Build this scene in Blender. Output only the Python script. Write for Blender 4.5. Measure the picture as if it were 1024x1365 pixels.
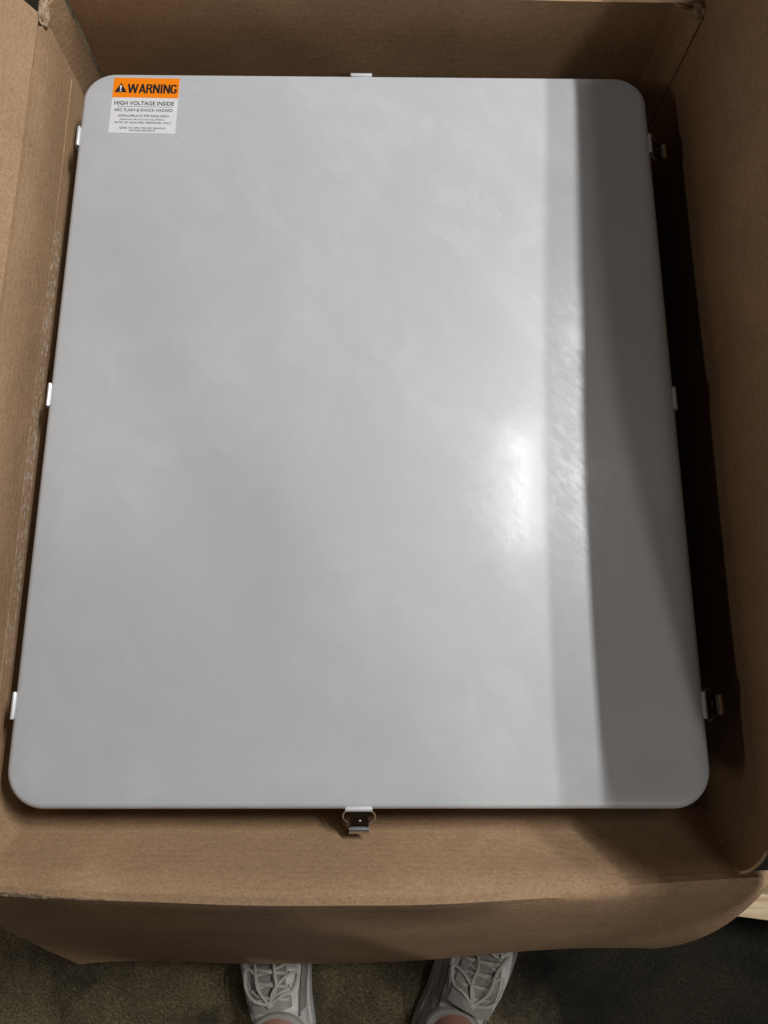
import bpy, bmesh, math, random
from mathutils import Vector, Matrix, noise, Euler

random.seed(7)
for o in list(bpy.data.objects):
    bpy.data.objects.remove(o)
scene = bpy.context.scene
C = scene.collection
Z0 = 0.517                       # height of the lid's top face above the floor; all z below are relative to it

# ------------------------------------------------------------------ camera
cam_data = bpy.data.cameras.new('camera')
cam_data.sensor_fit = 'VERTICAL'
cam_data.sensor_height = 36.0
cam_data.lens = 946.0 / 1365.0 * 36.0
cam_data.clip_start = 0.02
cam_data.clip_end = 100.0
cam = bpy.data.objects.new('camera', cam_data)
C.objects.link(cam)
Rz = Matrix.Rotation(0.0033, 3, 'Z'); Rx = Matrix.Rotation(0.2259, 3, 'X'); Ry = Matrix.Rotation(-0.0101, 3, 'Y')
# Rz * Rx * Ry
cam.matrix_world = Matrix.Translation((0.0178, -0.3309, 0.8132 + Z0)) @ (Rz @ Rx @ Ry).to_4x4()
scene.camera = cam

# ------------------------------------------------------------------ world, lamps, exposure
world = bpy.data.worlds.new('World')
scene.world = world
world.use_nodes = True
bg = world.node_tree.nodes['Background']
bg.inputs['Color'].default_value = (0.95, 0.97, 1.0, 1)
bg.inputs['Strength'].default_value = 0.013

def strip_lamp(name, loc, sx, sy, power, color, target=(0, 0, 0)):
    """a long ceiling tube: rectangular lamp whose long side runs along Y"""
    d = bpy.data.lights.new(name, 'AREA')
    d.shape = 'RECTANGLE'
    d.size = sx; d.size_y = sy
    d.energy = power; d.color = color
    o = bpy.data.objects.new(name, d)
    C.objects.link(o)
    o.location = (loc[0], loc[1], loc[2] + Z0)
    if target is not None:
        # roll the tube about its own long axis so that it faces the box
        ang = math.atan2(loc[0] - target[0], loc[2] - target[2])
        o.rotation_euler = (0, ang, 0)
    return o

NEUTRAL = (0.985, 0.99, 1.0)
strip_lamp('ceiling_tube', (1.54, 1.05, 3.0), 0.045, 1.5, 85, NEUTRAL)
strip_lamp('ceiling_tube', (1.81, 1.05, 3.0), 0.045, 1.2, 46, NEUTRAL)
strip_lamp('far_ceiling_tube', (1.08, 0.98, 4.1), 0.17, 0.90, 10, NEUTRAL)
strip_lamp('rear_ceiling_tube', (1.32, -2.40, 3.0), 0.14, 0.45, 23, (1.0, 0.96, 0.90))
strip_lamp('side_ceiling_tube', (-3.0, -1.4, 2.1), 0.10, 1.0, 9, (1.0, 0.93, 0.84))

scene.view_settings.view_transform = 'Standard'
scene.view_settings.look = 'None'
scene.view_settings.gamma = 1.0
scene.view_settings.exposure = 0.0
scene.view_settings.use_curve_mapping = False
scene.render.engine = 'CYCLES'
scene.render.resolution_x = 768
scene.render.resolution_y = 1024

# ------------------------------------------------------------------ helpers
def mat_new(name):
    m = bpy.data.materials.new(name); m.use_nodes = True
    nt = m.node_tree
    return m, nt, nt.nodes['Principled BSDF']

def N(nt, typ, **kw):
    n = nt.nodes.new(typ)
    for k, v in kw.items():
        if k in n.inputs.keys() if hasattr(n, 'inputs') else False:
            n.inputs[k].default_value = v
        else:
            setattr(n, k, v)
    return n

def noise_tex(nt, vec, scale, detail=4, rough=0.55, dist=0.0):
    n = nt.nodes.new('ShaderNodeTexNoise')
    n.inputs['Scale'].default_value = scale
    n.inputs['Detail'].default_value = detail
    n.inputs['Roughness'].default_value = rough
    n.inputs['Distortion'].default_value = dist
    nt.links.new(vec, n.inputs['Vector'])
    return n.outputs['Fac']

def mapping(nt, vec, scale=(1, 1, 1), rot=(0, 0, 0), loc=(0, 0, 0)):
    # turn first, then stretch, so that streaks run along the turned axis
    if any(rot):
        r = nt.nodes.new('ShaderNodeMapping')
        r.inputs['Rotation'].default_value = rot
        nt.links.new(vec, r.inputs['Vector'])
        vec = r.outputs['Vector']
    n = nt.nodes.new('ShaderNodeMapping')
    n.inputs['Scale'].default_value = scale
    n.inputs['Location'].default_value = loc
    nt.links.new(vec, n.inputs['Vector'])
    return n.outputs['Vector']

def ramp(nt, fac, stops):
    n = nt.nodes.new('ShaderNodeValToRGB')
    el = n.color_ramp.elements
    while len(el) < len(stops): el.new(0.5)
    for e, (p, c) in zip(el, stops):
        e.position = p
        e.color = (c, c, c, 1) if isinstance(c, (int, float)) else (*c, 1)
    nt.links.new(fac, n.inputs['Fac'])
    return n.outputs['Color']

def mix(nt, fac, a, b, mode='MIX'):
    n = nt.nodes.new('ShaderNodeMix'); n.data_type = 'RGBA'; n.blend_type = mode
    for s, v in ((n.inputs[0], fac), (n.inputs[6], a), (n.inputs[7], b)):
        if hasattr(v, 'is_linked'): nt.links.new(v, s)
        elif isinstance(v, (int, float)): s.default_value = v if s.type == 'VALUE' else (v, v, v, 1)
        else: s.default_value = (*v, 1)
    return n.outputs[2]

def math_n(nt, op, a, b=None):
    n = nt.nodes.new('ShaderNodeMath'); n.operation = op
    for i, v in enumerate((a, b)):
        if v is None: continue
        if hasattr(v, 'is_linked'): nt.links.new(v, n.inputs[i])
        else: n.inputs[i].default_value = v
    return n.outputs[0]

def bump(nt, height, strength, distance, normal=None):
    n = nt.nodes.new('ShaderNodeBump')
    n.inputs['Strength'].default_value = strength
    n.inputs['Distance'].default_value = distance
    nt.links.new(height, n.inputs['Height'])
    if normal is not None: nt.links.new(normal, n.inputs['Normal'])
    return n.outputs['Normal']

def coord(nt, which='Object'):
    return nt.nodes.new('ShaderNodeTexCoord').outputs[which]

# ------------------------------------------------------------------ materials
def cardboard(name, grain_axis, scuff=None, tone=1.0):
    """kraft board: streaky fibres along grain_axis, speckles, blotches, pale scuffs"""
    m, nt, b = mat_new(name)
    co = coord(nt)
    st = {'X': (12, 60, 60), 'Y': (60, 12, 60), 'Z': (60, 60, 12)}[grain_axis]
    streak = noise_tex(nt, mapping(nt, co, st), 6, 5, 0.6)
    speck = noise_tex(nt, co, 900, 2, 0.6)
    speck2 = noise_tex(nt, co, 260, 3, 0.6)
    blot = noise_tex(nt, co, 5, 4, 0.6, 0.6)
    c1 = (0.445 * tone, 0.285 * tone, 0.162 * tone); c2 = (0.385 * tone, 0.240 * tone, 0.134 * tone)
    col = mix(nt, ramp(nt, streak, [(0.30, 0.0), (0.75, 1.0)]), c1, c2)
    col = mix(nt, 1.0, col, ramp(nt, speck, [(0.25, 0.70), (0.55, 1.0), (0.8, 1.15)]), 'MULTIPLY')
    col = mix(nt, 1.0, col, ramp(nt, speck2, [(0.3, 0.82), (0.6, 1.05)]), 'MULTIPLY')
    col = mix(nt, 1.0, col, ramp(nt, blot, [(0.3, 0.84), (0.7, 1.08)]), 'MULTIPLY')
    # thin rubbed scratches
    scr = noise_tex(nt, mapping(nt, co, {'X': (5, 40, 40), 'Y': (40, 5, 40), 'Z': (40, 40, 5)}[grain_axis], (0.2, 0.35, 0.5)), 3.2, 6, 0.7, 0.8)
    scrm = ramp(nt, scr, [(0.62, 0.0), (0.69, 0.5)])
    col = mix(nt, scrm, col, (0.50, 0.36, 0.24))
    # creases: thin ridges of a distorted noise, gathered in a few places
    cn = noise_tex(nt, mapping(nt, co, (1, 1, 1), (0.3, 0.5, 0.2)), 3.4, 3, 0.45, 0.6)
    ridge = ramp(nt, math_n(nt, 'ABSOLUTE', math_n(nt, 'SUBTRACT', cn, 0.5)), [(0.0, 1.0), (0.012, 0.0)])
    crease = math_n(nt, 'MULTIPLY', ridge, ramp(nt, noise_tex(nt, co, 2.3, 2, 0.5), [(0.50, 0.0), (0.62, 1.0)]))
    col = mix(nt, math_n(nt, 'MULTIPLY', crease, 0.07), col, (0.58, 0.43, 0.30))
    if scuff:
        axis, lo, hi, rng = scuff       # a chafed band lo < axis < hi, limited along Y to rng
        sep = nt.nodes.new('ShaderNodeSeparateXYZ'); nt.links.new(co, sep.inputs[0])
        v = sep.outputs[axis]; y = sep.outputs[1]
        ins = math_n(nt, 'MULTIPLY', math_n(nt, 'GREATER_THAN', v, lo), math_n(nt, 'LESS_THAN', v, hi))
        iny = math_n(nt, 'MULTIPLY', math_n(nt, 'GREATER_THAN', y, rng[0]), math_n(nt, 'LESS_THAN', y, rng[1]))
        nz = ramp(nt, noise_tex(nt, mapping(nt, co, (60, 60, 120)), 2.2, 5, 0.7), [(0.52, 0.0), (0.60, 0.75)])
        msk = math_n(nt, 'MULTIPLY', math_n(nt, 'MULTIPLY', ins, iny), nz)
        col = mix(nt, msk, col, (0.60, 0.53, 0.46))
    nt.links.new(col, b.inputs['Base Color'])
    b.inputs['Roughness'].default_value = 0.72
    b.inputs['Specular IOR Level'].default_value = 0.28
    # fluting that reads through the liner, and fibre relief
    w = nt.nodes.new('ShaderNodeTexWave'); w.wave_type = 'BANDS'
    w.bands_direction = {'X': 'Z', 'Y': 'Z', 'Z': 'Y'}[grain_axis]
    w.inputs['Scale'].default_value = 34; w.inputs['Distortion'].default_value = 1.2
    w.inputs['Detail'].default_value = 1; w.inputs['Detail Scale'].default_value = 0.3
    nt.links.new(co, w.inputs['Vector'])
    n1 = bump(nt, w.outputs['Fac'], 0.08, 0.0012)
    n2 = bump(nt, noise_tex(nt, co, 22, 4, 0.6), 0.25, 0.006, n1)
    n2 = bump(nt, crease, 0.22, 0.0012, n2)
    n3 = bump(nt, speck2, 0.3, 0.0008, n2)
    nt.links.new(n3, b.inputs['Normal'])
    return m

CARD_X = cardboard('kraft_board_x', 'X')
CARD_Y = cardboard('kraft_board_y', 'Y')
CARD_Y_SCUFF = cardboard('kraft_board_chafed', 'Y', scuff=(2, 0.362, 0.384, (-0.32, 0.25)))

def torn_paper():
    m, nt, b = mat_new('torn_board_edge')
    co = coord(nt)
    n = noise_tex(nt, mapping(nt, co, (1, 1, 1)), 190, 3, 0.7)
    col = ramp(nt, n, [(0.35, (0.20, 0.125, 0.07)), (0.55, (0.42, 0.30, 0.19)), (0.8, (0.55, 0.43, 0.30))])
    nt.links.new(col, b.inputs['Base Color'])
    b.inputs['Roughness'].default_value = 0.9
    nt.links.new(bump(nt, n, 0.6, 0.002), b.inputs['Normal'])
    return m
TORN = torn_paper()

def lid_paint():
    m, nt, b = mat_new('grey_moulded_polyester')
    co = coord(nt)
    # hand-wiped dust: streaks in a few directions, broken up by clouds
    cloud = noise_tex(nt, co, 3.2, 5, 0.62, 0.7)
    st1 = noise_tex(nt, mapping(nt, co, (3.0, 4.6, 1), (0, 0, math.radians(52))), 3.4, 7, 0.68, 0.8)
    st2 = noise_tex(nt, mapping(nt, co, (5, 2.0, 1), (0, 0, math.radians(-20))), 3, 7, 0.7, 0.9)
    dust = math_n(nt, 'MULTIPLY', ramp(nt, st1, [(0.40, 0.0), (0.72, 1.0)]), ramp(nt, cloud, [(0.40, 0.0), (0.62, 1.0)]))
    dust2 = math_n(nt, 'MULTIPLY', ramp(nt, st2, [(0.48, 0.0), (0.75, 1.0)]), ramp(nt, cloud, [(0.35, 1.0), (0.58, 0.1)]))
    d = math_n(nt, 'ADD', dust, math_n(nt, 'MULTIPLY', dust2, 0.5))
    base = mix(nt, ramp(nt, noise_tex(nt, co, 1.6, 3, 0.5, 0.3), [(0.3, 0.0), (0.7, 1.0)]), (0.464, 0.472, 0.480), (0.508, 0.516, 0.523))
    col = mix(nt, math_n(nt, 'MULTIPLY', d, 0.50), base, (0.60, 0.605, 0.61))
    # dust grains and tiny dark flecks
    g1 = ramp(nt, noise_tex(nt, co, 330, 2, 0.5), [(0.72, 0.0), (0.76, 0.5)])
    col = mix(nt, g1, col, (0.66, 0.66, 0.65))
    g2 = ramp(nt, noise_tex(nt, mapping(nt, co, (1, 1, 1), (0, 0, 0.4), (7, 3, 0)), 150, 1, 0.5), [(0.80, 0.0), (0.83, 0.4)])
    col = mix(nt, g2, col, (0.30, 0.29, 0.28))
    nt.links.new(col, b.inputs['Base Color'])
    r = ramp(nt, d, [(0.0, 0.37), (0.9, 0.50)])
    nt.links.new(r, b.inputs['Roughness'])
    b.inputs['Specular IOR Level'].default_value = 0.40
    # rubbed gloss: streaky polish marks break the sharp reflection up
    rub = noise_tex(nt, mapping(nt, co, (1.0, 2.6, 1), (0, 0, math.radians(50))), 60, 8, 0.75, 0.5)
    cr = ramp(nt, math_n(nt, 'ADD', math_n(nt, 'MULTIPLY', rub, 0.6), math_n(nt, 'MULTIPLY', d, 0.30)), [(0.22, 0.075), (0.32, 0.115), (0.45, 0.21)])
    nt.links.new(cr, b.inputs['Coat Roughness'])
    sz = nt.nodes.new('ShaderNodeSeparateXYZ'); nt.links.new(co, sz.inputs[0])
    # the moulded rim is matt, only the flat face has been polished
    nt.links.new(math_n(nt, 'MULTIPLY', math_n(nt, 'GREATER_THAN', sz.outputs[2], 0.4035), 0.75), b.inputs['Coat Weight'])
    b.inputs['Coat IOR'].default_value = 1.5
    h1 = bump(nt, noise_tex(nt, co, 520, 2, 0.5), 0.10, 0.0005)
    h2 = bump(nt, noise_tex(nt, co, 4.5, 2, 0.4), 0.10, 0.008, h1)
    nt.links.new(h2, b.inputs['Normal'])
    h4 = bump(nt, noise_tex(nt, co, 420, 3, 0.6), 0.10, 0.0004)
    nt.links.new(bump(nt, noise_tex(nt, co, 4.5, 2, 0.4), 0.10, 0.008, h4), b.inputs['Coat Normal'])
    return m
LID = lid_paint()

def simple(name, col, rough, metal=0.0, var=0.12, scale=60, bumpd=0.0, spec=0.5):
    m, nt, b = mat_new(name)
    co = coord(nt)
    n = noise_tex(nt, co, scale, 4, 0.6)
    c = mix(nt, n, tuple(x * (1 - var) for x in col), tuple(min(1, x * (1 + var)) for x in col))
    nt.links.new(c, b.inputs['Base Color'])
    b.inputs['Roughness'].default_value = rough
    b.inputs['Metallic'].default_value = metal
    b.inputs['Specular IOR Level'].default_value = spec
    if bumpd:
        nt.links.new(bump(nt, n, 0.5, bumpd), b.inputs['Normal'])
    return m

STEEL = simple('brushed_steel', (0.62, 0.62, 0.61), 0.25, 1.0, 0.08, 200)
LEVER = simple('steel_dark_reflection', (0.045, 0.045, 0.045), 0.16, 1.0, 0.1, 200)  # bright steel; the dark surroundings it mirrors are put into the base colour
CLIP = simple('zinc_clip', (0.68, 0.68, 0.68), 0.42, 0.35, 0.06, 150)
ORANGE = simple('orange_print', (0.93, 0.235, 0.0), 0.45, 0, 0.02, 40)
LABELWHITE = simple('white_vinyl', (0.72, 0.72, 0.72), 0.42, 0, 0.02, 40)
INK = simple('black_ink', (0.012, 0.012, 0.012), 0.5, 0, 0.05, 80)
GREYINK = simple('grey_ink', (0.22, 0.22, 0.22), 0.5, 0, 0.05, 80)
GASKET = simple('black_gasket', (0.03, 0.03, 0.03), 0.7)

def concrete():
    m, nt, b = mat_new('worn_dark_concrete')
    co = coord(nt)
    big = noise_tex(nt, co, 4.5, 5, 0.65, 0.5)
    mid = noise_tex(nt, mapping(nt, co, (1, 1.6, 1), (0, 0, 0.6)), 170, 8, 0.8, 0.4)
    fine = noise_tex(nt, co, 330, 6, 0.8)
    fib = noise_tex(nt, mapping(nt, co, (1, 4, 1), (0, 0, 0.9)), 120, 6, 0.8, 1.5)
    fib2 = noise_tex(nt, mapping(nt, co, (4, 1, 1), (0, 0, 0.5)), 110, 6, 0.8, 1.5)
    a = mix(nt, ramp(nt, big, [(0.35, 0.0), (0.65, 1.0)]), (0.022, 0.019, 0.014), (0.115, 0.090, 0.050))
    a = mix(nt, math_n(nt, 'MULTIPLY', ramp(nt, mid, [(0.46, 0.0), (0.62, 1.0)]), ramp(nt, big, [(0.40, 0.15), (0.62, 1.0)])), a, (0.26, 0.20, 0.105))
    a = mix(nt, ramp(nt, fib, [(0.58, 0.0), (0.68, 0.7)]), a, (0.30, 0.25, 0.15))
    a = mix(nt, ramp(nt, fib2, [(0.58, 0.0), (0.68, 0.6)]), a, (0.022, 0.020, 0.016))
    a = mix(nt, 1.0, a, ramp(nt, fine, [(0.35, 0.35), (0.65, 1.4)]), 'MULTIPLY')
    # slab colour multiplied down towards the right, past a noisy edge
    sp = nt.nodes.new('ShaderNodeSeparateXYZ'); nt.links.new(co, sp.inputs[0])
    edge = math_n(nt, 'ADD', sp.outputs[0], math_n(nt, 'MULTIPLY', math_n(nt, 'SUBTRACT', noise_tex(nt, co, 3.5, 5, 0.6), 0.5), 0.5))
    dark_side = ramp(nt, edge, [(0.16, 0.0), (0.34, 1.0)])
    a = mix(nt, dark_side, a, mix(nt, 1.0, a, (0.13, 0.14, 0.15), 'MULTIPLY'))
    nt.links.new(a, b.inputs['Base Color'])
    b.inputs['Roughness'].default_value = 0.8
    b.inputs['Specular IOR Level'].default_value = 0.15
    h = bump(nt, fine, 0.6, 0.002)
    nt.links.new(bump(nt, mid, 0.4, 0.003, h), b.inputs['Normal'])
    return m
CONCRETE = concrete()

def pine():
    m, nt, b = mat_new('pale_pine')
    co = coord(nt)
    g = noise_tex(nt, mapping(nt, co, (2, 30, 30)), 6, 6, 0.65, 0.6)
    col = ramp(nt, g, [(0.3, (0.34, 0.235, 0.13)), (0.5, (0.52, 0.39, 0.24)), (0.75, (0.62, 0.49, 0.32))])
    nt.links.new(col, b.inputs['Base Color'])
    b.inputs['Roughness'].default_value = 0.75
    nt.links.new(bump(nt, g, 0.4, 0.002), b.inputs['Normal'])
    return m
PINE = pine()

def cloth(name, col, weave=900, var=0.18):
    m, nt, b = mat_new(name)
    co = coord(nt)
    n = noise_tex(nt, co, 45, 5, 0.65)
    w = noise_tex(nt, co, weave, 2, 0.6)
    c = mix(nt, n, tuple(x * (1 - var) for x in col), tuple(min(1, x * (1 + var)) for x in col))
    c = mix(nt, 1.0, c, ramp(nt, w, [(0.3, 0.75), (0.7, 1.1)]), 'MULTIPLY')
    nt.links.new(c, b.inputs['Base Color'])
    b.inputs['Roughness'].default_value = 0.85
    b.inputs['Specular IOR Level'].default_value = 0.25
    nt.links.new(bump(nt, w, 0.4, 0.001), b.inputs['Normal'])
    return m
SHOE = cloth('off_white_leather', (0.64, 0.625, 0.57), 500, 0.42)
MESHCLOTH = cloth('grey_beige_knit', (0.30, 0.285, 0.25), 700, 0.3)
SOLE = cloth('dirty_white_rubber', (0.50, 0.49, 0.45), 300)
LACE = cloth('beige_lace', (0.50, 0.47, 0.41), 1200)
EYELET = simple('dark_eyelet', (0.06, 0.055, 0.05), 0.6)
SKIN = simple('skin', (0.52, 0.27, 0.20), 0.5, 0, 0.12, 25, spec=0.4)
JACKET = cloth('dark_jacket_fabric', (0.09, 0.09, 0.10), 700)
HAIR = cloth('brown_hair', (0.06, 0.04, 0.03), 400)
PANTS = cloth('grey_lilac_fabric', (0.42, 0.40, 0.44), 900)

# ------------------------------------------------------------------ object helpers
def thing(name, loc, label, cat, group=None):
    o = bpy.data.objects.new(name, None)
    C.objects.link(o)
    o.location = (loc[0], loc[1], loc[2] + Z0)
    o.empty_display_size = 0.05
    o['label'] = label; o['category'] = cat
    if group: o['group'] = group
    return o

def root_loc(p):
    v = Vector((0, 0, 0))
    while p is not None:
        v += p.location; p = p.parent
    return v

def link(name, verts, faces, mat, parent=None, smooth=True):
    """verts in scene coordinates with z relative to the lid's top"""
    off = Vector((0, 0, Z0)) - root_loc(parent)
    me = bpy.data.meshes.new(name)
    me.from_pydata([tuple(Vector(v) + off) for v in verts], [], faces)
    me.materials.append(mat)
    bm = bmesh.new(); bm.from_mesh(me)
    bmesh.ops.recalc_face_normals(bm, faces=bm.faces)
    bm.to_mesh(me); bm.free()
    if smooth:
        for p in me.polygons: p.use_smooth = True
        me.set_sharp_from_angle(angle=math.radians(38))
    o = bpy.data.objects.new(name, me)
    C.objects.link(o)
    if parent is not None: o.parent = parent
    return o

def wob(p, amp, freq=2.2, seed=0.0):
    q = Vector(p) * freq + Vector((seed, seed * 1.7, -seed))
    return Vector((noise.noise(q), noise.noise(q + Vector((31, 7, 3))), noise.noise(q + Vector((5, 43, 17))))) * amp

def sheet(name, f, nu, nv, th, mat, parent, side=1, amp=0.0, seed=0.0, edge_jit=0.0):
    """a board: f(u,v) gives its visible face, th its thickness; closed solid"""
    P = [[Vector(f(i / nu, j / nv)) for j in range(nv + 1)] for i in range(nu + 1)]
    rnd = random.Random(int(seed * 100) + 5)
    if amp:
        for r in P:
            for k, p in enumerate(r): r[k] = p + wob(p, amp, 2.4, seed) + wob(p, amp * 0.25, 11, seed)
    verts, faces = [], []
    back = []
    for i in range(nu + 1):
        for j in range(nv + 1):
            a = P[min(i + 1, nu)][j] - P[max(i - 1, 0)][j]
            b = P[i][min(j + 1, nv)] - P[i][max(j - 1, 0)]
            n = a.cross(b)
            n = n.normalized() if n.length > 1e-12 else Vector((0, 0, 1))
            verts.append(P[i][j]); back.append(P[i][j] - n * th * side)
    K = len(verts); verts += back
    id = lambda i, j: i * (nv + 1) + j
    for i in range(nu):
        for j in range(nv):
            q = (id(i, j), id(i + 1, j), id(i + 1, j + 1), id(i, j + 1))
            faces.append(q); faces.append(tuple(K + k for k in reversed(q)))
    for i in range(nu):
        for j in (0, nv):
            faces.append((id(i, j), id(i + 1, j), K + id(i + 1, j), K + id(i, j)))
    for j in range(nv):
        for i in (0, nu):
            faces.append((id(i, j), id(i, j + 1), K + id(i, j + 1), K + id(i, j)))
    return link(name, verts, faces, mat, parent)

def box_mesh(name, lo, hi, mat, parent=None, bev=0.0, M=None):
    bm = bmesh.new()
    bmesh.ops.create_cube(bm, size=1)
    for v in bm.verts:
        v.co = Vector([lo[k] + (v.co[k] + 0.5) * (hi[k] - lo[k]) for k in range(3)])
    if bev:
        bmesh.ops.bevel(bm, geom=bm.edges[:], offset=bev, segments=2, affect='EDGES', profile=0.6)
    if M is not None: bmesh.ops.transform(bm, matrix=M, verts=bm.verts)
    bm.verts.index_update()
    vs = [v.co.copy() for v in bm.verts]; fs = [[v.index for v in f.verts] for f in bm.faces]
    bm.free()
    return link(name, vs, fs, mat, parent)

def tube_data(pts, rad, seg=8, flat=1.0, up=Vector((0, 0, 1))):
    verts, faces = [], []
    n = len(pts)
    rs = rad if isinstance(rad, (list, tuple)) else [rad] * n
    for i, p in enumerate(pts):
        t = (pts[min(i + 1, n - 1)] - pts[max(i - 1, 0)]).normalized()
        s = t.cross(up)
        s = s.normalized() if s.length > 1e-6 else Vector((1, 0, 0))
        w = s.cross(t).normalized()
        for k in range(seg):
            a = 2 * math.pi * k / seg
            verts.append(p + s * math.cos(a) * rs[i] + w * math.sin(a) * rs[i] * flat)
    for i in range(n - 1):
        for k in range(seg):
            faces.append((i * seg + k, i * seg + (k + 1) % seg, (i + 1) * seg + (k + 1) % seg, (i + 1) * seg + k))
    faces.append(tuple(range(seg - 1, -1, -1))); faces.append(tuple((n - 1) * seg + k for k in range(seg)))
    return verts, faces

def smooth_path(pts, sub=6):
    pts = [Vector(p) for p in pts]
    out = []
    for i in range(len(pts) - 1):
        p0 = pts[max(i - 1, 0)]; p1 = pts[i]; p2 = pts[i + 1]; p3 = pts[min(i + 2, len(pts) - 1)]
        for k in range(sub):
            t = k / sub
            out.append(0.5 * ((2 * p1) + (p2 - p0) * t + (2 * p0 - 5 * p1 + 4 * p2 - p3) * t * t + (3 * p1 - p0 - 3 * p2 + p3) * t ** 3))
    out.append(pts[-1])
    return out

def tube(name, pts, rad, mat, parent, seg=8, flat=1.0, sub=6, up=Vector((0, 0, 1))):
    v, f = tube_data(smooth_path(pts, sub), rad, seg, flat, up)
    return link(name, v, f, mat, parent)

def lerp_table(tab, x):
    if x <= tab[0][0]: return tab[0][1]
    for (a, va), (b, vb) in zip(tab, tab[1:]):
        if x <= b:
            t = (x - a) / (b - a); t = t * t * (3 - 2 * t) if False else t
            return va + (vb - va) * t
    return tab[-1][1]

# ------------------------------------------------------------------ floor
FL = -0.517
nf = 40
fv, ff = [], []
for i in range(nf + 1):
    for j in range(nf + 1):
        x = -6 + 12 * i / nf; y = -6 + 12 * j / nf
        fv.append((x, y, FL))
for i in range(nf):
    for j in range(nf):
        ff.append((i * (nf + 1) + j, (i + 1) * (nf + 1) + j, (i + 1) * (nf + 1) + j + 1, i * (nf + 1) + j + 1))
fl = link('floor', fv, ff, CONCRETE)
fl['kind'] = 'structure'
fl['label'] = 'dark worn concrete floor with yellowish speckles'

# ------------------------------------------------------------------ pallet under the box
pal = thing('wooden_pallet', (0, 0, FL), 'pale pine skid under the cardboard box, one end showing beside the flap', 'pallet')
PM = Matrix.Translation((0.05, -0.02, 0)) @ Matrix.Rotation(math.radians(-7), 4, 'Z')
for yc in (-0.595, 0.0, 0.56):
    box_mesh('stringer', (-0.60, yc - 0.019, FL), (0.84, yc + 0.019, -0.428), PINE, pal, 0.002, PM)
for i in range(7):
    x0 = -0.50 + i * 0.148
    box_mesh('deck_board', (x0, -0.57, -0.428), (x0 + 0.10, 0.60, -0.4105), PINE, pal, 0.002, PM)

# ------------------------------------------------------------------ cardboard box
XL, XR, YB, YF = -0.420, 0.447, 0.532, -0.530
BOT = -0.4105
TH = 0.006
cb = thing('cardboard_box', (0, 0, BOT), 'open brown corrugated cardboard box with its flaps folded out', 'box')
box_mesh('bottom_panel', (XL - 0.002, YF - 0.002, BOT), (XR + 0.002, YB + 0.002, BOT + TH), CARD_Y, cb, 0)

front_rim = [(-0.45, 0.016), (-0.365, 0.026), (-0.167, 0.052), (0.025, 0.055), (0.167, 0.043), (0.314, 0.024), (0.46, -0.008)]
def rim_front(x):
    # smoothed table
    return sum(lerp_table(front_rim, x + d) for d in (-0.06, -0.03, 0, 0.03, 0.06)) / 5 - 0.004

def y_front(z, r):
    # pushed in against the enclosure low down, leaning out to the rim
    t = min(1.0, max(0.0, (z + 0.085) / (r + 0.085)))
    return -0.481 - 0.049 * t ** 0.9
def f_front(u, v):
    x = XL + 0.038 + (XR - XL - 0.078) * u
    r = rim_front(x)
    vv = v ** 0.6
    z = BOT + TH + (r - 0.004 - BOT - TH) * vv
    y = y_front(z, r - 0.004) - 0.004 * math.sin(math.pi * u) * vv
    if vv > 0.97:
        y -= 0.004 * ((vv - 0.97) / 0.03) ** 2
    return (x, y, z)
sheet('front_wall', f_front, 48, 30, TH, CARD_X, cb, side=-1, amp=0.003, seed=1.0)

FLAP = 0.465
def f_fflap(u, v):
    x = XL - 0.002 + (XR - XL + 0.004) * u
    r = rim_front(x)
    # unrolled length v*FLAP: a rounded bend, then a board that hangs down and away
    s = v * FLAP
    R = 0.008
    y0 = YF - 0.004 * math.sin(math.pi * u) - 0.003
    a_end = math.radians(63.3 + 2.6 * u)          # final slope below the horizontal
    arc = R * (a_end + math.radians(80))
    if s < arc:
        a = -math.radians(80) + s / R
        y = y0 - R * (math.sin(a) + math.sin(math.radians(80))); z = r - 0.004 + R * (math.cos(a) - math.cos(math.radians(80)))
    else:
        a = a_end
        y = y0 - R * (math.sin(a) + math.sin(math.radians(80))); z = r - 0.004 + R * (math.cos(a) - math.cos(math.radians(80)))
        t = s - arc
        y -= math.cos(a) * t; z -= math.sin(a) * t
        y -= (0.003 + 0.034 * max(0.0, u - 0.45) ** 1.3 / 0.55 ** 1.3) * math.sin(math.pi * min(1, t / FLAP) ** 0.7)           # slight belly
    # right end curls back up
    if u > 0.80:
        k = ((u - 0.80) / 0.20) ** 2
        z += 0.012 * k * v
    if u > 0.6:
        x -= 0.085 * (v ** 0.55) * ((u - 0.6) / 0.4) ** 1.2
    if u < 0.12:
        k = ((0.12 - u) / 0.12) ** 2
        z += 0.018 * k * v
    return (x, y, z)
sheet('front_flap', f_fflap, 60, 56, TH, CARD_X, cb, side=-1, amp=0.0035, seed=1.0)

def f_back(u, v):
    x = XL + 0.030 + (XR - XL - 0.040) * u
    z = BOT + TH + (0.058 - BOT - TH) * v
    y = YB + 0.004 * math.sin(math.pi * u) * v
    return (x, y, z)
sheet('back_wall', f_back, 40, 24, TH, CARD_X, cb, side=1, amp=0.003, seed=3.0)
def f_bflap(u, v):
    x = XL + 0.030 + (XR - XL - 0.060) * u
    s = v * 0.42
    y = YB + 0.008 + 0.004 * math.sin(math.pi * u) + s * math.cos(math.radians(-8)); z = 0.060 - s * 0.25 - 0.02 * v * v
    return (x, y, z)
sheet('back_flap', f_bflap, 30, 16, TH, CARD_X, cb, side=-1, amp=0.004, seed=3.5)

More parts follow.
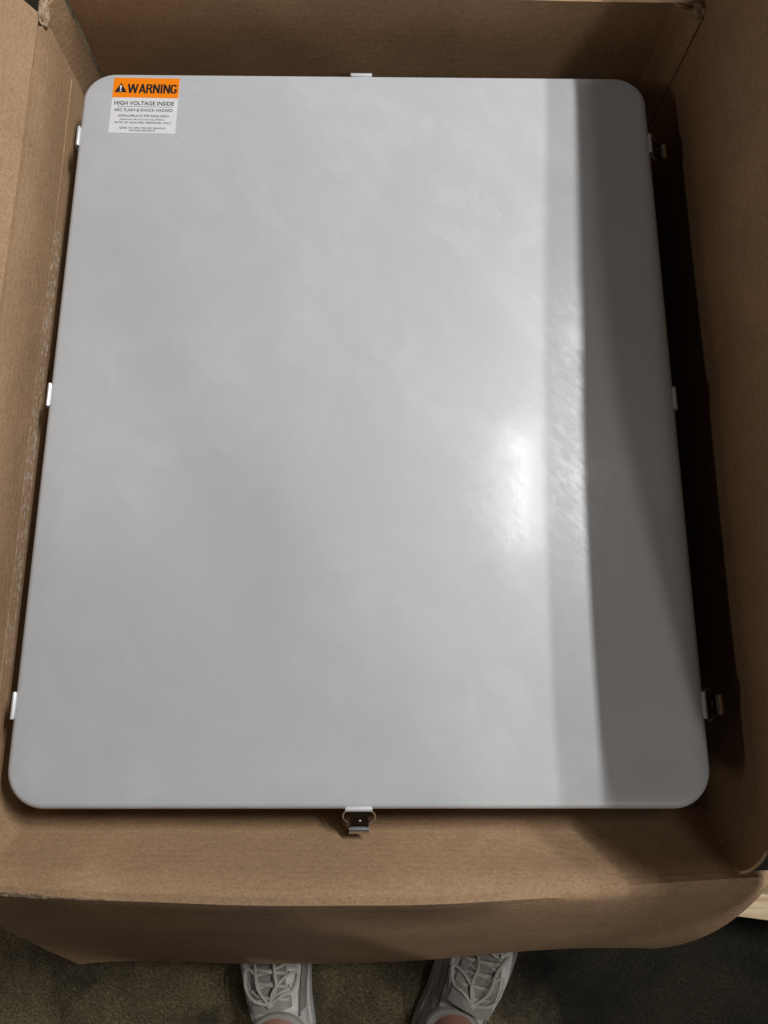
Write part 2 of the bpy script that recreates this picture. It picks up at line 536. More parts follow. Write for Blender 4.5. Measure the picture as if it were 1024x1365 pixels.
# left wall: outer board, chafed inner liner lower down, flap leaning out
def f_left(u, v):
    y = -0.515 + 1.012 * u
    z = BOT + TH + (0.056 + 0.012 * (1 - u) - BOT - TH) * v
    x = XL + 0.002 * math.sin(3 * u) * v
    if v > 0.95: x -= 0.003 * ((v - 0.95) / 0.05) ** 2
    return (x, y, z)
sheet('left_wall', f_left, 44, 30, TH, CARD_Y, cb, side=-1, amp=0.0025, seed=5.0)
def f_liner(u, v):
    y = -0.470 + 0.955 * u
    z = BOT + TH + (-0.026 - BOT - TH) * v
    return (XL + 0.0042, y, z)
sheet('left_liner', f_liner, 44, 20, 0.0035, CARD_Y_SCUFF, cb, side=-1, amp=0.0022, seed=5.0)
def f_lflap(u, v):
    y = -0.520 + 1.020 * u
    s = v * 0.41
    a = math.radians(30)
    z = 0.0575 + 0.012 * (1 - u) + s * math.cos(a) - 0.03 * v * v
    x = XL - 0.004 - s * math.sin(a) - 0.012 * v
    return (x, y, z)
sheet('left_flap', f_lflap, 30, 16, TH, CARD_Y, cb, side=-1, amp=0.004, seed=5.5)

# right wall with its flap still standing
def rz(u): return 0.050 - 0.006 * math.sin(math.pi * u)
def f_right(u, v):
    y = -0.512 + 1.030 * u
    z = BOT + TH + (rz(u) - BOT - TH) * v
    x = XR + 0.004 * math.sin(2.2 * u) * v
    return (x, y, z)
sheet('right_wall', f_right, 44, 30, TH, CARD_Y, cb, side=1, amp=0.003, seed=7.0)
RT = [(-0.56, 0.20), (-0.53, 0.22), (-0.50, 0.245), (-0.47, 0.27), (-0.44, 0.305), (-0.40, 0.345), (-0.35, 0.380), (-0.28, 0.400), (-0.18, 0.407), (0.0, 0.400), (0.2, 0.375), (0.38, 0.345), (0.55, 0.318)]
def f_rflap(u, v):
    y = -0.540 + 1.080 * u
    hgt = sum(lerp_table(RT, y + d) for d in (-0.03, 0, 0.03)) / 3
    s = v * hgt
    z = rz(u) + s
    x = XR + 0.004 * math.sin(2.2 * u) + 0.012 * v * (1 - u)
    return (x, y + 0.07 * v * u * u, z)
sheet('right_flap', f_rflap, 44, 30, TH, CARD_Y, cb, side=1, amp=0.003, seed=7.0)

# chamfered corner tabs that join the walls
def corner(name, path, zt, seed, mat=CARD_Y, side=1):
    P = smooth_path([(a, b, 0) for a, b in path], 5)
    def f(u, v):
        k = u * (len(P) - 1); i = min(int(k), len(P) - 2); p = P[i].lerp(P[i + 1], k - i)
        zz = zt[0] + (zt[1] - zt[0]) * u
        return (p.x, p.y, BOT + TH + (zz - BOT - TH) * v)
    return sheet(name, f, len(P) - 1, 16, 0.005, mat, cb, side=side, amp=0.002, seed=seed)
corner('corner_tab', [(XL + 0.001, 0.502), (XL + 0.012, 0.515), (XL + 0.026, 0.530)], (0.060, 0.063), 11, side=1)
corner('corner_tab', [(XR - 0.040, 0.528), (XR - 0.018, 0.522), (XR - 0.006, 0.508)], (0.056, 0.050), 12, side=1)
def front_corner(x_wall, x_front, y_wall, zt, seed, side):
    def f(u, v):
        z = BOT + TH + (zt[0] + (zt[1] - zt[0]) * u - BOT - TH) * v
        yf = y_front(z, rim_front(x_front)) - 0.002
        k = u * u * (3 - 2 * u)
        x = x_wall + (x_front - x_wall) * (u ** 1.6)
        y = y_wall + (yf - y_wall) * (1 - (1 - u) ** 1.8)
        return (x, y, z)
    return sheet('corner_tab', f, 12, 20, 0.004, CARD_Y, cb, side=side, amp=0.0015, seed=seed)
front_corner(XL + 0.003, XL + 0.044, -0.415, (-0.020, 0.014), 13, -1)
front_corner(XR - 0.003, XR - 0.046, -0.440, (0.020, 0.004), 14, 1)

# torn crest of the front fold: ragged strips of bare fluting
def torn_strip(x0, x1, y_off, w, seed, zoff=0.0):
    rnd = random.Random(seed)
    vs, fs = [], []
    n = max(8, int((x1 - x0) / 0.0035))
    for i in range(n + 1):
        u = i / n
        x = x0 + (x1 - x0) * u
        uu = (x - (XL - 0.002)) / (XR - XL + 0.004)
        prof = min(1, 5 * u, 5 * (1 - u))
        ww = w * prof * (0.45 + 0.75 * rnd.random())
        def surf(v):
            p = Vector(f_fflap(uu, v)); return p + wob(p, 0.0035, 2.4, 1.0) + wob(p, 0.0035 * 0.25, 11, 1.0)
        v0 = max(0.0, (y_off - ww * 0.5) / FLAP); v1 = (y_off + ww * 0.5) / FLAP
        up = Vector((0, 0, 0.0008 + rnd.random() * 0.0012))
        a, b = surf(v0) + up, surf(v1) + up
        d = Vector((0, 0, -0.004))
        vs += [a, b, a + d, b + d]
        if i:
            k = 4 * i
            fs += [(k - 4, k, k + 1, k - 3), (k - 2, k - 1, k + 3, k + 2), (k - 4, k - 2, k + 2, k), (k - 3, k + 1, k + 3, k - 1)]
    fs += [(0, 1, 3, 2), (4 * n, 4 * n + 2, 4 * n + 3, 4 * n + 1)]
    o = link('torn_edge', vs, fs, TORN, cb)
    return o
torn_strip(-0.418, -0.300, 0.017, 0.0065, 3)
torn_strip(-0.318, -0.245, 0.016, 0.0022, 4)

# crumpled, torn board ends at the two back corners
def crumple(x, y, z, sx, sy, sz, seed):
    rnd = random.Random(seed)
    bm = bmesh.new()
    bmesh.ops.create_icosphere(bm, subdivisions=3, radius=1)
    for v in bm.verts:
        k = 1 + 0.45 * noise.noise(v.co * 2.1 + Vector((seed, 0, 0))) + 0.2 * noise.noise(v.co * 6 + Vector((0, seed, 0)))
        v.co = Vector((x + v.co.x * sx * k, y + v.co.y * sy * k, z + v.co.z * sz * k))
    bm.verts.index_update()
    vs = [v.co.copy() for v in bm.verts]; fs = [[v.index for v in f.verts] for f in bm.faces]; bm.free()
    return link('torn_edge', vs, fs, TORN, cb)
crumple(XL + 0.004, 0.506, 0.058, 0.007, 0.020, 0.008, 2)
crumple(XR - 0.008, 0.520, 0.055, 0.010, 0.012, 0.008, 9)

# ------------------------------------------------------------------ electrical enclosure
W2, H2 = 0.3835, 0.4720
EB = BOT + TH
enc = thing('electrical_enclosure', (0, 0, EB), 'large light grey moulded electrical enclosure lying face up inside the cardboard box', 'enclosure')

def rr_ring(w, h, r, z, seg=14):
    pts = []
    for cx, cy, a0 in ((w - r, h - r, 0), (-w + r, h - r, 90), (-w + r, -h + r, 180), (w - r, -h + r, 270)):
        for k in range(seg + 1):
            a = math.radians(a0 + 90 * k / seg)
            pts.append((cx + r * math.cos(a), cy + r * math.sin(a), z))
    return pts

def ring_loft(name, rings, mat, parent, cap0=True, cap1=True):
    n = len(rings[0]); vs = [p for r in rings for p in r]; fs = []
    for i in range(len(rings) - 1):
        for k in range(n):
            fs.append((i * n + k, i * n + (k + 1) % n, (i + 1) * n + (k + 1) % n, (i + 1) * n + k))
    if cap0: fs.append(tuple(range(n - 1, -1, -1)))
    if cap1: fs.append(tuple((len(rings) - 1) * n + k for k in range(n)))
    return link(name, vs, fs, mat, parent)

rad = 0.043
lid_rings = [rr_ring(W2 - 0.005, H2 - 0.005, rad - 0.005, -0.034), rr_ring(W2 - 0.001, H2 - 0.001, rad - 0.001, -0.034),
             rr_ring(W2, H2, rad, -0.031), rr_ring(W2, H2, rad, -0.0085)]
for k in range(1, 8):
    a = math.radians(90 * k / 7)
    lid_rings.append(rr_ring(W2 - 0.0075 * (1 - math.cos(a)), H2 - 0.0075 * (1 - math.cos(a)), rad - 0.0075 * (1 - math.cos(a)), -0.0085 + 0.0075 * math.sin(a)))
lid_rings.append(rr_ring(W2 - 0.018, H2 - 0.0076, rad - 0.0079, -0.0009))
lid_rings[-1] = rr_ring(W2 - 0.014, H2 - 0.014, rad - 0.012, -0.0003)
lid_rings.append(rr_ring(W2 - 0.030, H2 - 0.030, rad - 0.024, 0.0))
lid = ring_loft('lid', lid_rings, LID, enc)
ring_loft('gasket', [rr_ring(W2 - 0.010, H2 - 0.010, rad - 0.008, -0.038), rr_ring(W2 - 0.010, H2 - 0.010, rad - 0.008, -0.0342)], GASKET, enc)
ring_loft('body', [rr_ring(W2 - 0.022, H2 - 0.022, rad - 0.014, EB), rr_ring(W2 - 0.016, H2 - 0.016, rad - 0.012, EB + 0.01),
                   rr_ring(W2 - 0.012, H2 - 0.012, rad - 0.010, -0.07), rr_ring(W2 - 0.004, H2 - 0.004, rad - 0.004, -0.066),
                   rr_ring(W2 - 0.004, H2 - 0.004, rad - 0.004, -0.0382)], LID, enc)

# clips and draw latches round the rim: built facing -Y at the origin, then turned
def clip(px, py, ang, lever):
    M = Matrix.Translation((px, py, 0)) @ Matrix.Rotation(ang, 4, 'Z')
    L = 0.0145
    # folded plate hooked over the lid's edge; local y = -0.. is outward
    prof = [(0.0040, -0.0035), (0.0030, -0.0006), (0.0008, 0.0004), (-0.0012, -0.0004), (-0.0026, -0.004), (-0.0026, -0.060)]
    vs, fs = [], []
    xs = [-L, -L + 0.0025, L - 0.0025, L]
    t = 0.0012
    for xi, x in enumerate(xs):
        ends = xi in (0, 3)
        for (y, z) in prof:
            yy = y
            if ends and y > 0.002: yy = 0.0022
            vs.append(M @ Vector((x, yy, z)))
        for (y, z) in prof:
            yy = y + (t if z < -0.003 and y < 0 else 0)
            if ends and y > 0.002: yy = 0.0022
            vs.append(M @ Vector((x, yy, z - (t if z > -0.003 else 0))))
    n = len(prof); S = 2 * n
    for i in range(3):
        for k in range(n - 1):
            fs.append((i * S + k, i * S + k + 1, (i + 1) * S + k + 1, (i + 1) * S + k))
            fs.append((i * S + n + k, (i + 1) * S + n + k, (i + 1) * S + n + k + 1, i * S + n + k + 1))
        fs.append((i * S, (i + 1) * S, (i + 1) * S + n, i * S + n))
        fs.append((i * S + n - 1, i * S + S - 1, (i + 1) * S + S - 1, (i + 1) * S + n - 1))
    for i in (0, 3):
        for k in range(n - 1):
            fs.append((i * S + k, i * S + n + k, i * S + n + k + 1, i * S + k + 1))
    if not lever:
        return link('clip', vs, fs, CLIP, enc, smooth=True)
    lat = link('latch', vs, fs, CLIP, enc, smooth=True)
    # bail: wire loop from the hook down to the lever
    for s in (-1, 1):
        tube('bail', [M @ Vector((s * 0.0140, -0.002, -0.006)), M @ Vector((s * 0.0172, -0.006, -0.010)), M @ Vector((s * 0.0168, -0.011, -0.014)), M @ Vector((s * 0.0110, -0.015, -0.018))], 0.0010, STEEL, lat, 8)
    # lever: channel plate standing off the side, its lip flared out
    def f(u, v):
        x = -0.0105 + 0.021 * u
        y = -0.0034 - 0.0175 * v
        z = -0.0085 - 0.0115 * v
        e = abs(u - 0.5) * 2
        z += 0.0022 * max(0, e - 0.75) / 0.25
        return M @ Vector((x, y, z))
    sheet('lever', f, 12, 6, 0.0012, LEVER, lat, side=1)
    def g(u, v):
        x = -0.0108 + 0.0216 * u
        y = -0.0205 - 0.0060 * v
        z = -0.0185 + 0.0012 * math.sin(v * math.pi)
        return M @ Vector((x, y, z))
    sheet('lever_lip', g, 4, 6, 0.0014, STEEL, lat, side=1)
    def h(u, v):            # bracket on the body's side that carries the lever
        return M @ Vector((-0.009 + 0.018 * u, -0.0015 - 0.0075 * math.sin(math.pi * v), -0.024 - 0.040 * v))
    sheet('bracket', h, 4, 8, 0.0014, LEVER, lat, side=1)
    bm = bmesh.new(); bmesh.ops.create_uvsphere(bm, u_segments=10, v_segments=6, radius=0.0014)
    bm.verts.index_update()
    c = M @ Vector((0.001, -0.0130, -0.0140))
    vs = [v.co + c for v in bm.verts]; fs = [[v.index for v in q.verts] for q in bm.faces]; bm.free()
    link('rivet', vs, fs, CLIP, lat)
    return lat
for y in (0.370, 0.002, -0.364):
    clip(-W2, y, math.radians(-90), False)
clip(W2, 0.366, math.radians(90), True)
clip(W2, 0.001, math.radians(90), False)
clip(W2, -0.363, math.radians(90), True)
clip(-0.006, H2, math.radians(180), False)
clip(-0.001, -H2, 0, True)

# warning label near the lid's corner
lab_rot = Matrix.Translation((-0.298, 0.418, 0)) @ Matrix.Rotation(math.radians(-0.6), 4, 'Z') @ Matrix.Translation((0.298, -0.418, 0))
LX0, LX1, LY0, LY1 = -0.3425, -0.2535, 0.3735, 0.4610
HY = 0.4295
lb = box_mesh('warning_label', (LX0, LY0, -0.0004), (LX1, LY1, 0.00035), LABELWHITE, enc, 0, lab_rot)
lb['label'] = 'orange and white high voltage warning label'
box_mesh('orange_header', (LX0, HY, 0.0003), (LX1, LY1, 0.00060), ORANGE, lb, 0, lab_rot)

def text_data(body, bold=0.0):
    cu = bpy.data.curves.new('lettering', 'FONT')
    cu.body = body; cu.size = 1.0; cu.offset = bold; cu.resolution_u = 3
    cu.align_x = 'LEFT'
    ob = bpy.data.objects.new('lettering', cu)
    C.objects.link(ob)
    dg = bpy.context.evaluated_depsgraph_get()
    me = bpy.data.meshes.new_from_object(ob.evaluated_get(dg))
    vs = [v.co.copy() for v in me.vertices]; fs = [tuple(p.vertices) for p in me.polygons]
    bpy.data.objects.remove(ob); bpy.data.curves.remove(cu); bpy.data.meshes.remove(me)
    return vs, fs
def lettering(body, x0, x1, y0, y1, z, mat, bold=0.0):
    vs, fs = text_data(body, bold)
    ax = min(v.x for v in vs); bx = max(v.x for v in vs); ay = min(v.y for v in vs); by = max(v.y for v in vs)
    out = [lab_rot @ Vector((x0 + (v.x - ax) / (bx - ax) * (x1 - x0), y0 + (v.y - ay) / (by - ay) * (y1 - y0), z)) for v in vs]
    return link('lettering', out, fs, mat, lb, smooth=False)
def lx(px): return LX0 + (px - 150.0) / (838.0 - 150.0) * (LX1 - LX0)      # 0..1 across the label, in the label's own units
def ly(f): return LY1 + (LY0 - LY1) * f
def headline(word, x0, x1, y0, y1, z):
    S = 0.19                                             # stroke width in units of the letter height
    arc = lambda cx, cy, rx, ry, a0, a1, n=9: [(cx + rx * math.cos(math.radians(a0 + (a1 - a0) * k / n)), cy + ry * math.sin(math.radians(a0 + (a1 - a0) * k / n))) for k in range(n + 1)]
    h = S / 2
    G = {'W': (1.10, [[(0.10, 1), (0.30, 0)], [(0.30, 0), (0.54, 1)], [(0.54, 1), (0.78, 0)], [(0.78, 0), (0.98, 1)]]),
         'A': (0.72, [[(0.10, 0), (0.36, 1)], [(0.36, 1), (0.62, 0)], [(0.20, 0.27), (0.52, 0.27)]]),
         'R': (0.66, [[(h, 0), (h, 1)], [(h, 1 - h * 0.8), (0.30, 1 - h * 0.8)] + arc(0.30, 0.73, 0.22, 0.19, 90, -90) + [(h, 0.50)], [(0.40, 0.48), (0.55, 0)]]),
         'N': (0.68, [[(h, 0), (h, 1)], [(0.57, 0), (0.57, 1)], [(0.13, 0.95), (0.55, 0.05)]]),
         'I': (0.32, [[(0.15, 0), (0.15, 1)]]),
         'G': (0.68, [arc(0.33, 0.69, 0.23, 0.23, 15, 180) + arc(0.33, 0.30, 0.23, 0.22, 180, 345) + [(0.565, 0.44)], [(0.36, 0.43), (0.63, 0.43)]])}
    tot = sum(G[c][0] for c in word); kx = (x1 - x0) / tot; ky = y1 - y0
    pen = 0.0; zz = z
    vs, fs = [], []
    for c in word:
        for st in G[c][1]:
            P = [Vector((p[0] + pen, p[1])) for p in st]
            flat_cap = len(st) == 2
            L, R_ = [], []
            for k, p in enumerate(P):
                d = (P[min(k + 1, len(P) - 1)] - P[max(k - 1, 0)]).normalized()
                n = Vector((-d.y, d.x)) * (S / 2)
                if flat_cap and abs(d.y) > 0.5: n = Vector((-(S / 2) / abs(d.y) * (1 if d.y > 0 else -1), 0))
                if abs(d.y) < 0.5: n *= 0.80
                L.append(p + n); R_.append(p - n)
            b0 = len(vs)
            for a, b in zip(L, R_):
                for q in (a, b): vs.append(lab_rot @ Vector((x0 + q.x * kx, y0 + q.y * ky, zz)))
            for k in range(len(P) - 1):
                fs.append((b0 + 2 * k, b0 + 2 * k + 1, b0 + 2 * k + 3, b0 + 2 * k + 2))
            zz += 0.000004
        pen += G[c][0]
    return link('lettering', vs, fs, INK, lb, smooth=False)
headline('WARNING', -0.3232, -0.2556, ly(0.280), ly(0.112), 0.00075)
# alert triangle with a white exclamation mark
tri = [(-0.3405, ly(0.268)), (-0.3235, ly(0.268)), (-0.3320, ly(0.095))]
link('alert_triangle', [lab_rot @ Vector((x, y, 0.00075)) for x, y in tri], [(0, 1, 2)], INK, lb, smooth=False)
ex = -0.3320
link('exclamation_mark', [lab_rot @ Vector((x, y, 0.0009)) for x, y in
     [(ex - 0.0015, ly(0.145)), (ex + 0.0015, ly(0.145)), (ex + 0.0008, ly(0.215)), (ex - 0.0008, ly(0.215)),
      (ex - 0.0011, ly(0.228)), (ex + 0.0011, ly(0.228)), (ex + 0.0011, ly(0.252)), (ex - 0.0011, ly(0.252))]], [(0, 1, 2, 3), (4, 5, 6, 7)], LABELWHITE, lb, smooth=False)
lines = [('HIGH VOLTAGE INSIDE', 0.045, 0.945, 0.425, 0.497, 0.012, INK),
         ('ARC FLASH & SHOCK HAZARD', 0.050, 0.935, 0.560, 0.612, 0.006, INK),
         ('APPROPRIATE PPE REQUIRED', 0.115, 0.890, 0.672, 0.718, 0.002, INK),
         ('(PERSONAL PROTECTION EQUIPMENT)', 0.150, 0.825, 0.745, 0.777, 0.0, INK),
         ('ENTRY BY QUALIFIED PERSONNEL ONLY', 0.080, 0.930, 0.795, 0.836, 0.002, INK),
         ('REFER TO NFPA 70E FOR MINIMUM', 0.160, 0.850, 0.893, 0.928, 0.0, INK),
         ('PPE REQUIREMENTS', 0.310, 0.700, 0.942, 0.975, 0.0, INK)]
for body, a, b_, t0, t1, bold, mt in lines:
    lettering(body, LX0 + a * (LX1 - LX0), LX0 + b_ * (LX1 - LX0), ly(t1), ly(t0), 0.00055, mt, bold)
link('rule_line', [lab_rot @ Vector(p) for p in [(LX0 + 0.008, ly(0.520), 0.00055), (LX1 - 0.006, ly(0.520), 0.00055), (LX1 - 0.006, ly(0.527), 0.00055), (LX0 + 0.008, ly(0.527), 0.00055)]], [(0, 1, 2, 3)], GREYINK, lb, smooth=False)

# ------------------------------------------------------------------ the person whose feet show
per = thing('person', (0.0, -0.87, FL), 'person in pale lace-up sneakers and grey trousers standing at the box', 'person')

SL = 0.27
SW = [(0, .028), (.04, .037), (.15, .043), (.3, .045), (.42, .049), (.55, .055), (.7, .058), (.82, .054), (.92, .041), (.97, .026), (1, .008)]
SH = [(0, .060), (.04, .088), (.15, .096), (.26, .092), (.36, .098), (.45, .097), (.55, .086), (.7, .068), (.82, .056), (.92, .047), (1, .034)]
def shoe(hx, hy, yaw, mirror):
    """sneaker with its heel at (hx, hy); local +y points to the toe"""
    M = Matrix.Translation((hx, hy, FL)) @ Matrix.Rotation(-yaw, 4, 'Z') @ Matrix.Scale(-1 if mirror else 1, 4, (1, 0, 0))
    def bend(t): return 0.010 * math.sin(math.pi * t)      # a shoe's outline curves inwards
    def top(t, k):                                         # point on the upper, k = -1..1 across
        w = lerp_table(SW, t); h = lerp_table(SH, t)
        a = (1 - abs(k)) * math.pi / 2
        x = math.copysign(w * math.cos(a) ** 0.85, k) if k else 0
        z = 0.018 + (h - 0.018) * math.sin(a) ** 0.62
        return Vector((x + bend(t), t * SL, z))
    K = 24; T = 34
    vs, fs = [], []
    for i in range(T + 1):
        t = i / T
        for k in range(K + 1):
            p = top(t, -1 + 2 * k / K)
            p += wob(p, 0.0018, 28, hx)
            vs.append(M @ p)
    for i in range(T):
        for k in range(K):
            a = i * (K + 1) + k; fs.append((a, a + 1, a + K + 2, a + K + 1))
    for i in range(T):                                     # close underneath
        fs.append((i * (K + 1), i * (K + 1) + K, (i + 1) * (K + 1) + K, (i + 1) * (K + 1)))
    fs.append(tuple(range(K + 1))); fs.append(tuple(T * (K + 1) + k for k in range(K + 1)))
    sh = link('shoe', vs, fs, SHOE, per)
    # sole
    rings = []
    for z, g in ((0.0, 0.002), (0.003, 0.005), (0.020, 0.006), (0.030, 0.003)):
        r = []
        for i in range(31): 
            t = i / 30; r.append(M @ Vector((lerp_table(SW, t) + g + bend(t), (t - 0.5) * (SL + 2 * g) + SL / 2, z)))
        for i in range(30, -1, -1):
            t = i / 30; r.append(M @ Vector((-lerp_table(SW, t) - g + bend(t), (t - 0.5) * (SL + 2 * g) + SL / 2, z)))
        rings.append(r)
    ring_loft('sole', rings, SOLE, sh)
    # eyestays: leather overlays either side of the lacing
    for s in (-1, 1):
        def f(u, v):
            t = 0.36 + 0.36 * u
            k0 = 0.20 + 0.05 * math.sin(u * 3); k1 = 0.46 + 0.10 * math.sin(math.pi * u)
            p = top(t, s * (k0 + (k1 - k0) * v))
            n = Vector((p.x * 8, 0, 0.6)).normalized()
            return M @ (p + n * 0.0030)
        sheet('eyestay', f, 14, 6, 0.003, SHOE, sh, side=1)
    # stitched seams and a darker knit panel along each flank
    for s in (-1, 1):
        def kp(u, v):
            t = 0.30 + 0.40 * u
            p = top(t, s * (0.56 + 0.05 * math.sin(4 * u) + (0.20 + 0.06 * math.sin(3 * u)) * v))
            n = Vector((s * 0.8, 0, 0.5)).normalized()
            return M @ (p + n * 0.0016)
        sheet('knit_panel', kp, 14, 4, 0.002, MESHCLOTH, sh, side=1)
        for kk in (0.51, 0.54):
            pts = []
            for q in range(15):
                t = 0.28 + 0.46 * q / 14
                p = top(t, s * (kk + 0.06 * math.sin(math.pi * q / 14)))
                pts.append(M @ (p + Vector((s * 0.6, 0, 0.6)).normalized() * 0.0024))
            v_, f_ = tube_data(pts, 0.0009, 6)
            link('seam', v_, f_, EYELET if kk > 0.52 else MESHCLOTH, sh)
    # padded tongue standing up behind the lacing
    def tg(u, v):
        t = 0.64 - 0.30 * v
        k = (u - 0.5) * 2 * (0.30 + 0.12 * v)
        p = top(t, k)
        p.z += 0.003 + 0.010 * max(0, v - 0.65) / 0.35
        p.y += 0.006 * v
        return M @ p
    sheet('tongue', tg, 12, 14, 0.006, MESHCLOTH, sh, side=1)
    # collar round the ankle
    pts = []
    for k in range(25):
        a = 2 * math.pi * k / 24
        t = 0.185 + 0.135 * math.sin(a) 
        pts.append(M @ Vector((0.040 * math.cos(a) + bend(0.2), t * SL, 0.090 + 0.012 * math.sin(a) ** 2 * (1 if math.sin(a) < 0 else 0.6))))
    v_, f_ = tube_data(pts, 0.0075, 8)
    link('collar', v_, f_, MESHCLOTH, sh)
    # laces
    rows = [0.40, 0.46, 0.52, 0.58, 0.64, 0.70]
    def on(t, k, lift=0.0075):
        p = top(t, k); n = Vector((p.x * 6, 0, 0.6)).normalized(); return p + n * lift
    for i, t in enumerate(rows):
        for s in (-1, 1):
            bmz = on(t, s * 0.30, 0.0035)
            v_, f_ = tube_data([M @ bmz, M @ (bmz + Vector((0, 0, 0.0022)))], 0.0034, 10, up=Vector((0, 1, 0)))
            link('eyelet', v_, f_, EYELET, sh)
    for i in range(len(rows) - 1):
        for s in (-1, 1):
            a, b = rows[i + 1], rows[i]
            L_ = [on(a, s * 0.30), on(a * .7 + b * .3, s * 0.12, 0.0095 + (0.0022 if s > 0 else 0)), on(a * .35 + b * .65, -s * 0.12, 0.0095 + (0.0022 if s > 0 else 0)), on(b, -s * 0.31)]
            tube('lace', [M @ p for p in L_], 0.0025, LACE, sh, 8, 0.45, 5)
    kt = on(0.40, 0.0, 0.013)
    loops = [[kt, kt + Vector((0.022, 0.010, 0.004)), kt + Vector((0.036, 0.026, -0.008)), kt + Vector((0.034, 0.048, -0.014)), kt + Vector((0.020, 0.042, -0.006)), kt + Vector((0.012, 0.018, 0.002)), kt],
             [kt, kt + Vector((-0.020, 0.012, 0.004)), kt + Vector((-0.036, 0.014, -0.008)), kt + Vector((-0.044, 0.032, -0.020)), kt + Vector((-0.028, 0.034, -0.008)), kt + Vector((-0.008, 0.020, 0.002)), kt],
             [kt, kt + Vector((0.016, 0.026, 0.002)), kt + Vector((0.020, 0.055, -0.010)), kt + Vector((0.034, 0.078, -0.030))],
             [kt, kt + Vector((-0.012, 0.024, 0.002)), kt + Vector((-0.010, 0.052, -0.010)), kt + Vector((-0.020, 0.070, -0.020))]]
    for L_ in loops:
        tube('lace', [M @ p for p in L_], 0.0021, LACE, sh, 8, 0.6, 7)
    bm = bmesh.new(); bmesh.ops.create_icosphere(bm, subdivisions=2, radius=0.0052)
    for v in bm.verts: v.co = M @ (Vector((v.co.x * 1.2, v.co.y, v.co.z * 0.8)) + kt)
    bm.verts.index_update()
    vs = [v.co.copy() for v in bm.verts]; fs = [[v.index for v in q.verts] for q in bm.faces]; bm.free()
    link('lace_knot', vs, fs, LACE, sh)
    return M @ Vector((bend(0.2), 0.205 * SL, 0.0))

yl, yr = math.radians(-7), math.radians(25)
aL = shoe(-0.135 + 0.47 * SL * math.sin(-yl) * 1, -0.800 - 0.47 * SL * math.cos(yl), yl, True)
aR = shoe(0.163 - 0.47 * SL * math.sin(yr), -0.800 - 0.47 * SL * math.cos(yr), yr, False)

def skinned(name, pts, edges, radii, mat, parent, root):
    off = Vector((0, 0, Z0)) - root_loc(parent)
    me = bpy.data.meshes.new(name)
    me.from_pydata([tuple(Vector(p) + off) for p in pts], edges, [])
    me.materials.append(mat)
    o = bpy.data.objects.new(name, me); C.objects.link(o); o.parent = parent
    sk = o.modifiers.new('skin', 'SKIN'); sk.use_smooth_shade = True
    if not me.skin_vertices: 
        bpy.context.view_layer.update()
    sv = me.skin_vertices[0].data if me.skin_vertices else None
    if sv:
        for i, r in enumerate(radii):
            sv[i].radius = (r, r); sv[i].use_root = (i == root)
    ss = o.modifiers.new('sub', 'SUBSURF'); ss.levels = 2; ss.render_levels = 2
    return o

def leg_pts(a, hip):
    f = FL
    return [Vector((a.x, a.y + 0.004, f + 0.035)), Vector((a.x, a.y, f + 0.085)), Vector((a.x, a.y - 0.006, f + 0.14)), Vector((a.x * 0.95, a.y - 0.020, f + 0.30)),
            Vector((a.x * 0.85, a.y - 0.004, f + 0.48)), Vector((a.x * 0.75, a.y - 0.02, f + 0.70)), Vector(hip)]
hipL = Vector((-0.085, -0.93, FL + 0.90)); hipR = Vector((0.105, -0.93, FL + 0.90))
pel = Vector((0.01, -0.935, FL + 0.95)); wai = Vector((0.01, -0.935, FL + 1.08))
che = Vector((0.01, -0.925, FL + 1.27)); upc = Vector((0.01, -0.915, FL + 1.40)); nek = Vector((0.01, -0.90, FL + 1.49))
class Fig:
    def __init__(self): self.p, self.r, self.e = [], [], []
    def chain(self, pts, radii, start=None):
        last = start
        for q, r in zip(pts, radii):
            self.p.append(Vector(q)); self.r.append(r)
            if last is not None: self.e.append((last, len(self.p) - 1))
            last = len(self.p) - 1
        return last
pL, pR = leg_pts(aL, hipL), leg_pts(aR, hipR)
lr = [0.040, 0.037, 0.036, 0.052, 0.054, 0.070, 0.078]
def arm(s):
    return [Vector((0.01 + s * 0.18, -0.92, FL + 1.39)), Vector((0.01 + s * 0.27, -0.93, FL + 1.24)), Vector((0.01 + s * 0.32, -0.90, FL + 1.10)),
            Vector((0.01 + s * 0.24, -0.74, FL + 1.20)), Vector((0.01 + s * 0.15, -0.58, FL + 1.30))]
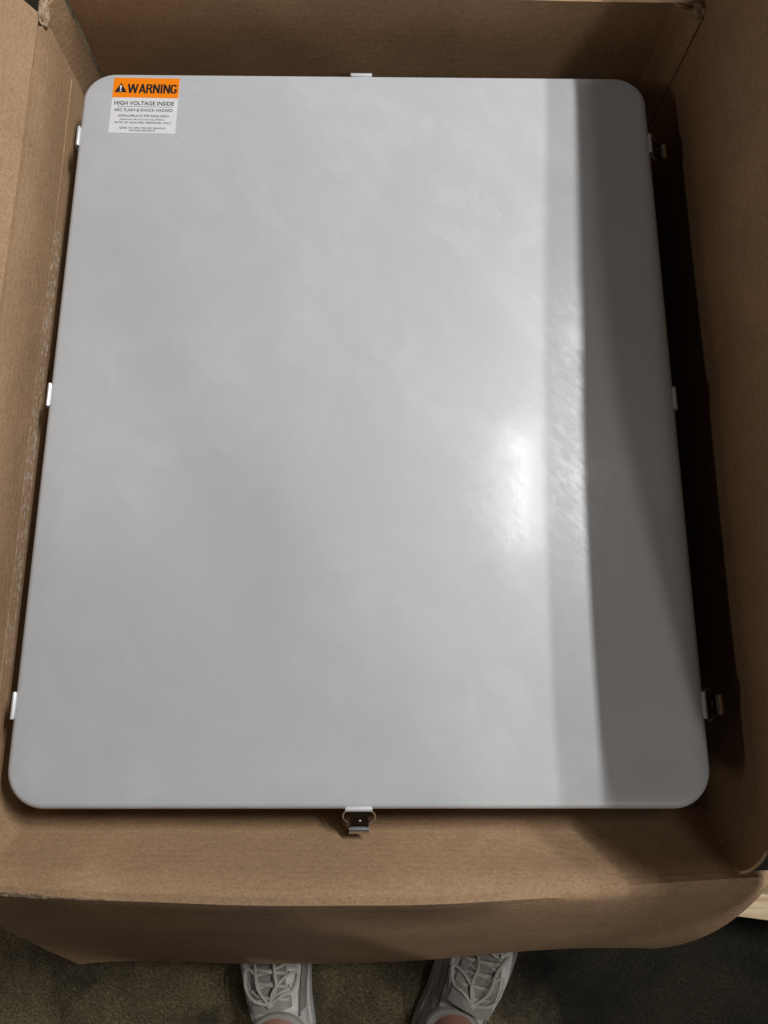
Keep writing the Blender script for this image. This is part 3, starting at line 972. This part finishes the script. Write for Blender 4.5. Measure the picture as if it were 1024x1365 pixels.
# body: legs, trunk, neck, head and both arms in one skin, each hand with its five fingers
b_ = Fig()
b_.chain([pel], [0.10])
for P in (pL, pR): b_.chain(reversed(P), list(reversed(lr)), 0)
ch = b_.chain([wai, che, upc], [0.105, 0.115, 0.10], 0)
hd = b_.chain([nek, nek + Vector((0, 0.015, 0.06)), nek + Vector((0, 0.035, 0.14)), nek + Vector((0, 0.035, 0.22))], [0.055, 0.060, 0.085, 0.075], ch)
b_.chain([nek + Vector((0, 0.115, 0.115))], [0.018], hd - 1)                     # nose
for sgn in (-1, 1):
    A = arm(sgn)
    w = b_.chain(A + [A[-1] + Vector((-sgn * 0.025, 0.045, 0.015))], [0.055, 0.045, 0.038, 0.034, 0.026, 0.030], ch)
    base = b_.p[w]
    for k in range(4):
        o_ = Vector((0, 0.034, 0.030 - 0.020 * k)); d_ = Vector((-sgn * 0.020, 0.028 - 0.004 * abs(k - 1), 0))
        b_.chain([base + o_, base + o_ + d_, base + o_ + d_ + Vector((-sgn * 0.024, 0.006, 0))], [0.009, 0.0085, 0.0075], w)
    b_.chain([base + Vector((-sgn * 0.022, 0.002, 0.024)), base + Vector((-sgn * 0.040, 0.014, 0.036))], [0.011, 0.009], w)
skinned('body', b_.p, b_.e, b_.r, SKIN, per, 0)
# trousers start just above the ankle
t_ = Fig()
t_.chain([pel], [0.125])
for P in (pL, pR):
    q = [v.copy() for v in P[2:]]; q[0].z = FL + 0.150
    t_.chain(reversed(q), [0.095, 0.088, 0.074, 0.064, 0.052], 0)
t_.chain([wai], [0.13], 0)
skinned('trousers', t_.p, t_.e, t_.r, PANTS, per, 0)
# loose jacket
j_ = Fig()
j_.chain([che], [0.165])
j_.chain([wai + Vector((0, 0, -0.02)), pel + Vector((0, 0, -0.06))], [0.168, 0.175], 0)
jt = j_.chain([upc], [0.13], 0)
for sgn in (-1, 1):
    j_.chain(arm(sgn)[:-1] + [arm(sgn)[-1] - (arm(sgn)[-1] - arm(sgn)[-2]) * 0.25], [0.075, 0.068, 0.060, 0.052, 0.042], jt)
skinned('jacket', j_.p, j_.e, j_.r, JACKET, per, 0)
h_ = Fig()
h_.chain([nek + Vector((0, -0.005, 0.15)), nek + Vector((0, 0.012, 0.23)), nek + Vector((0, 0.05, 0.255))], [0.085, 0.082, 0.06])
skinned('hair', h_.p, h_.e, h_.r, HAIR, per, 0)
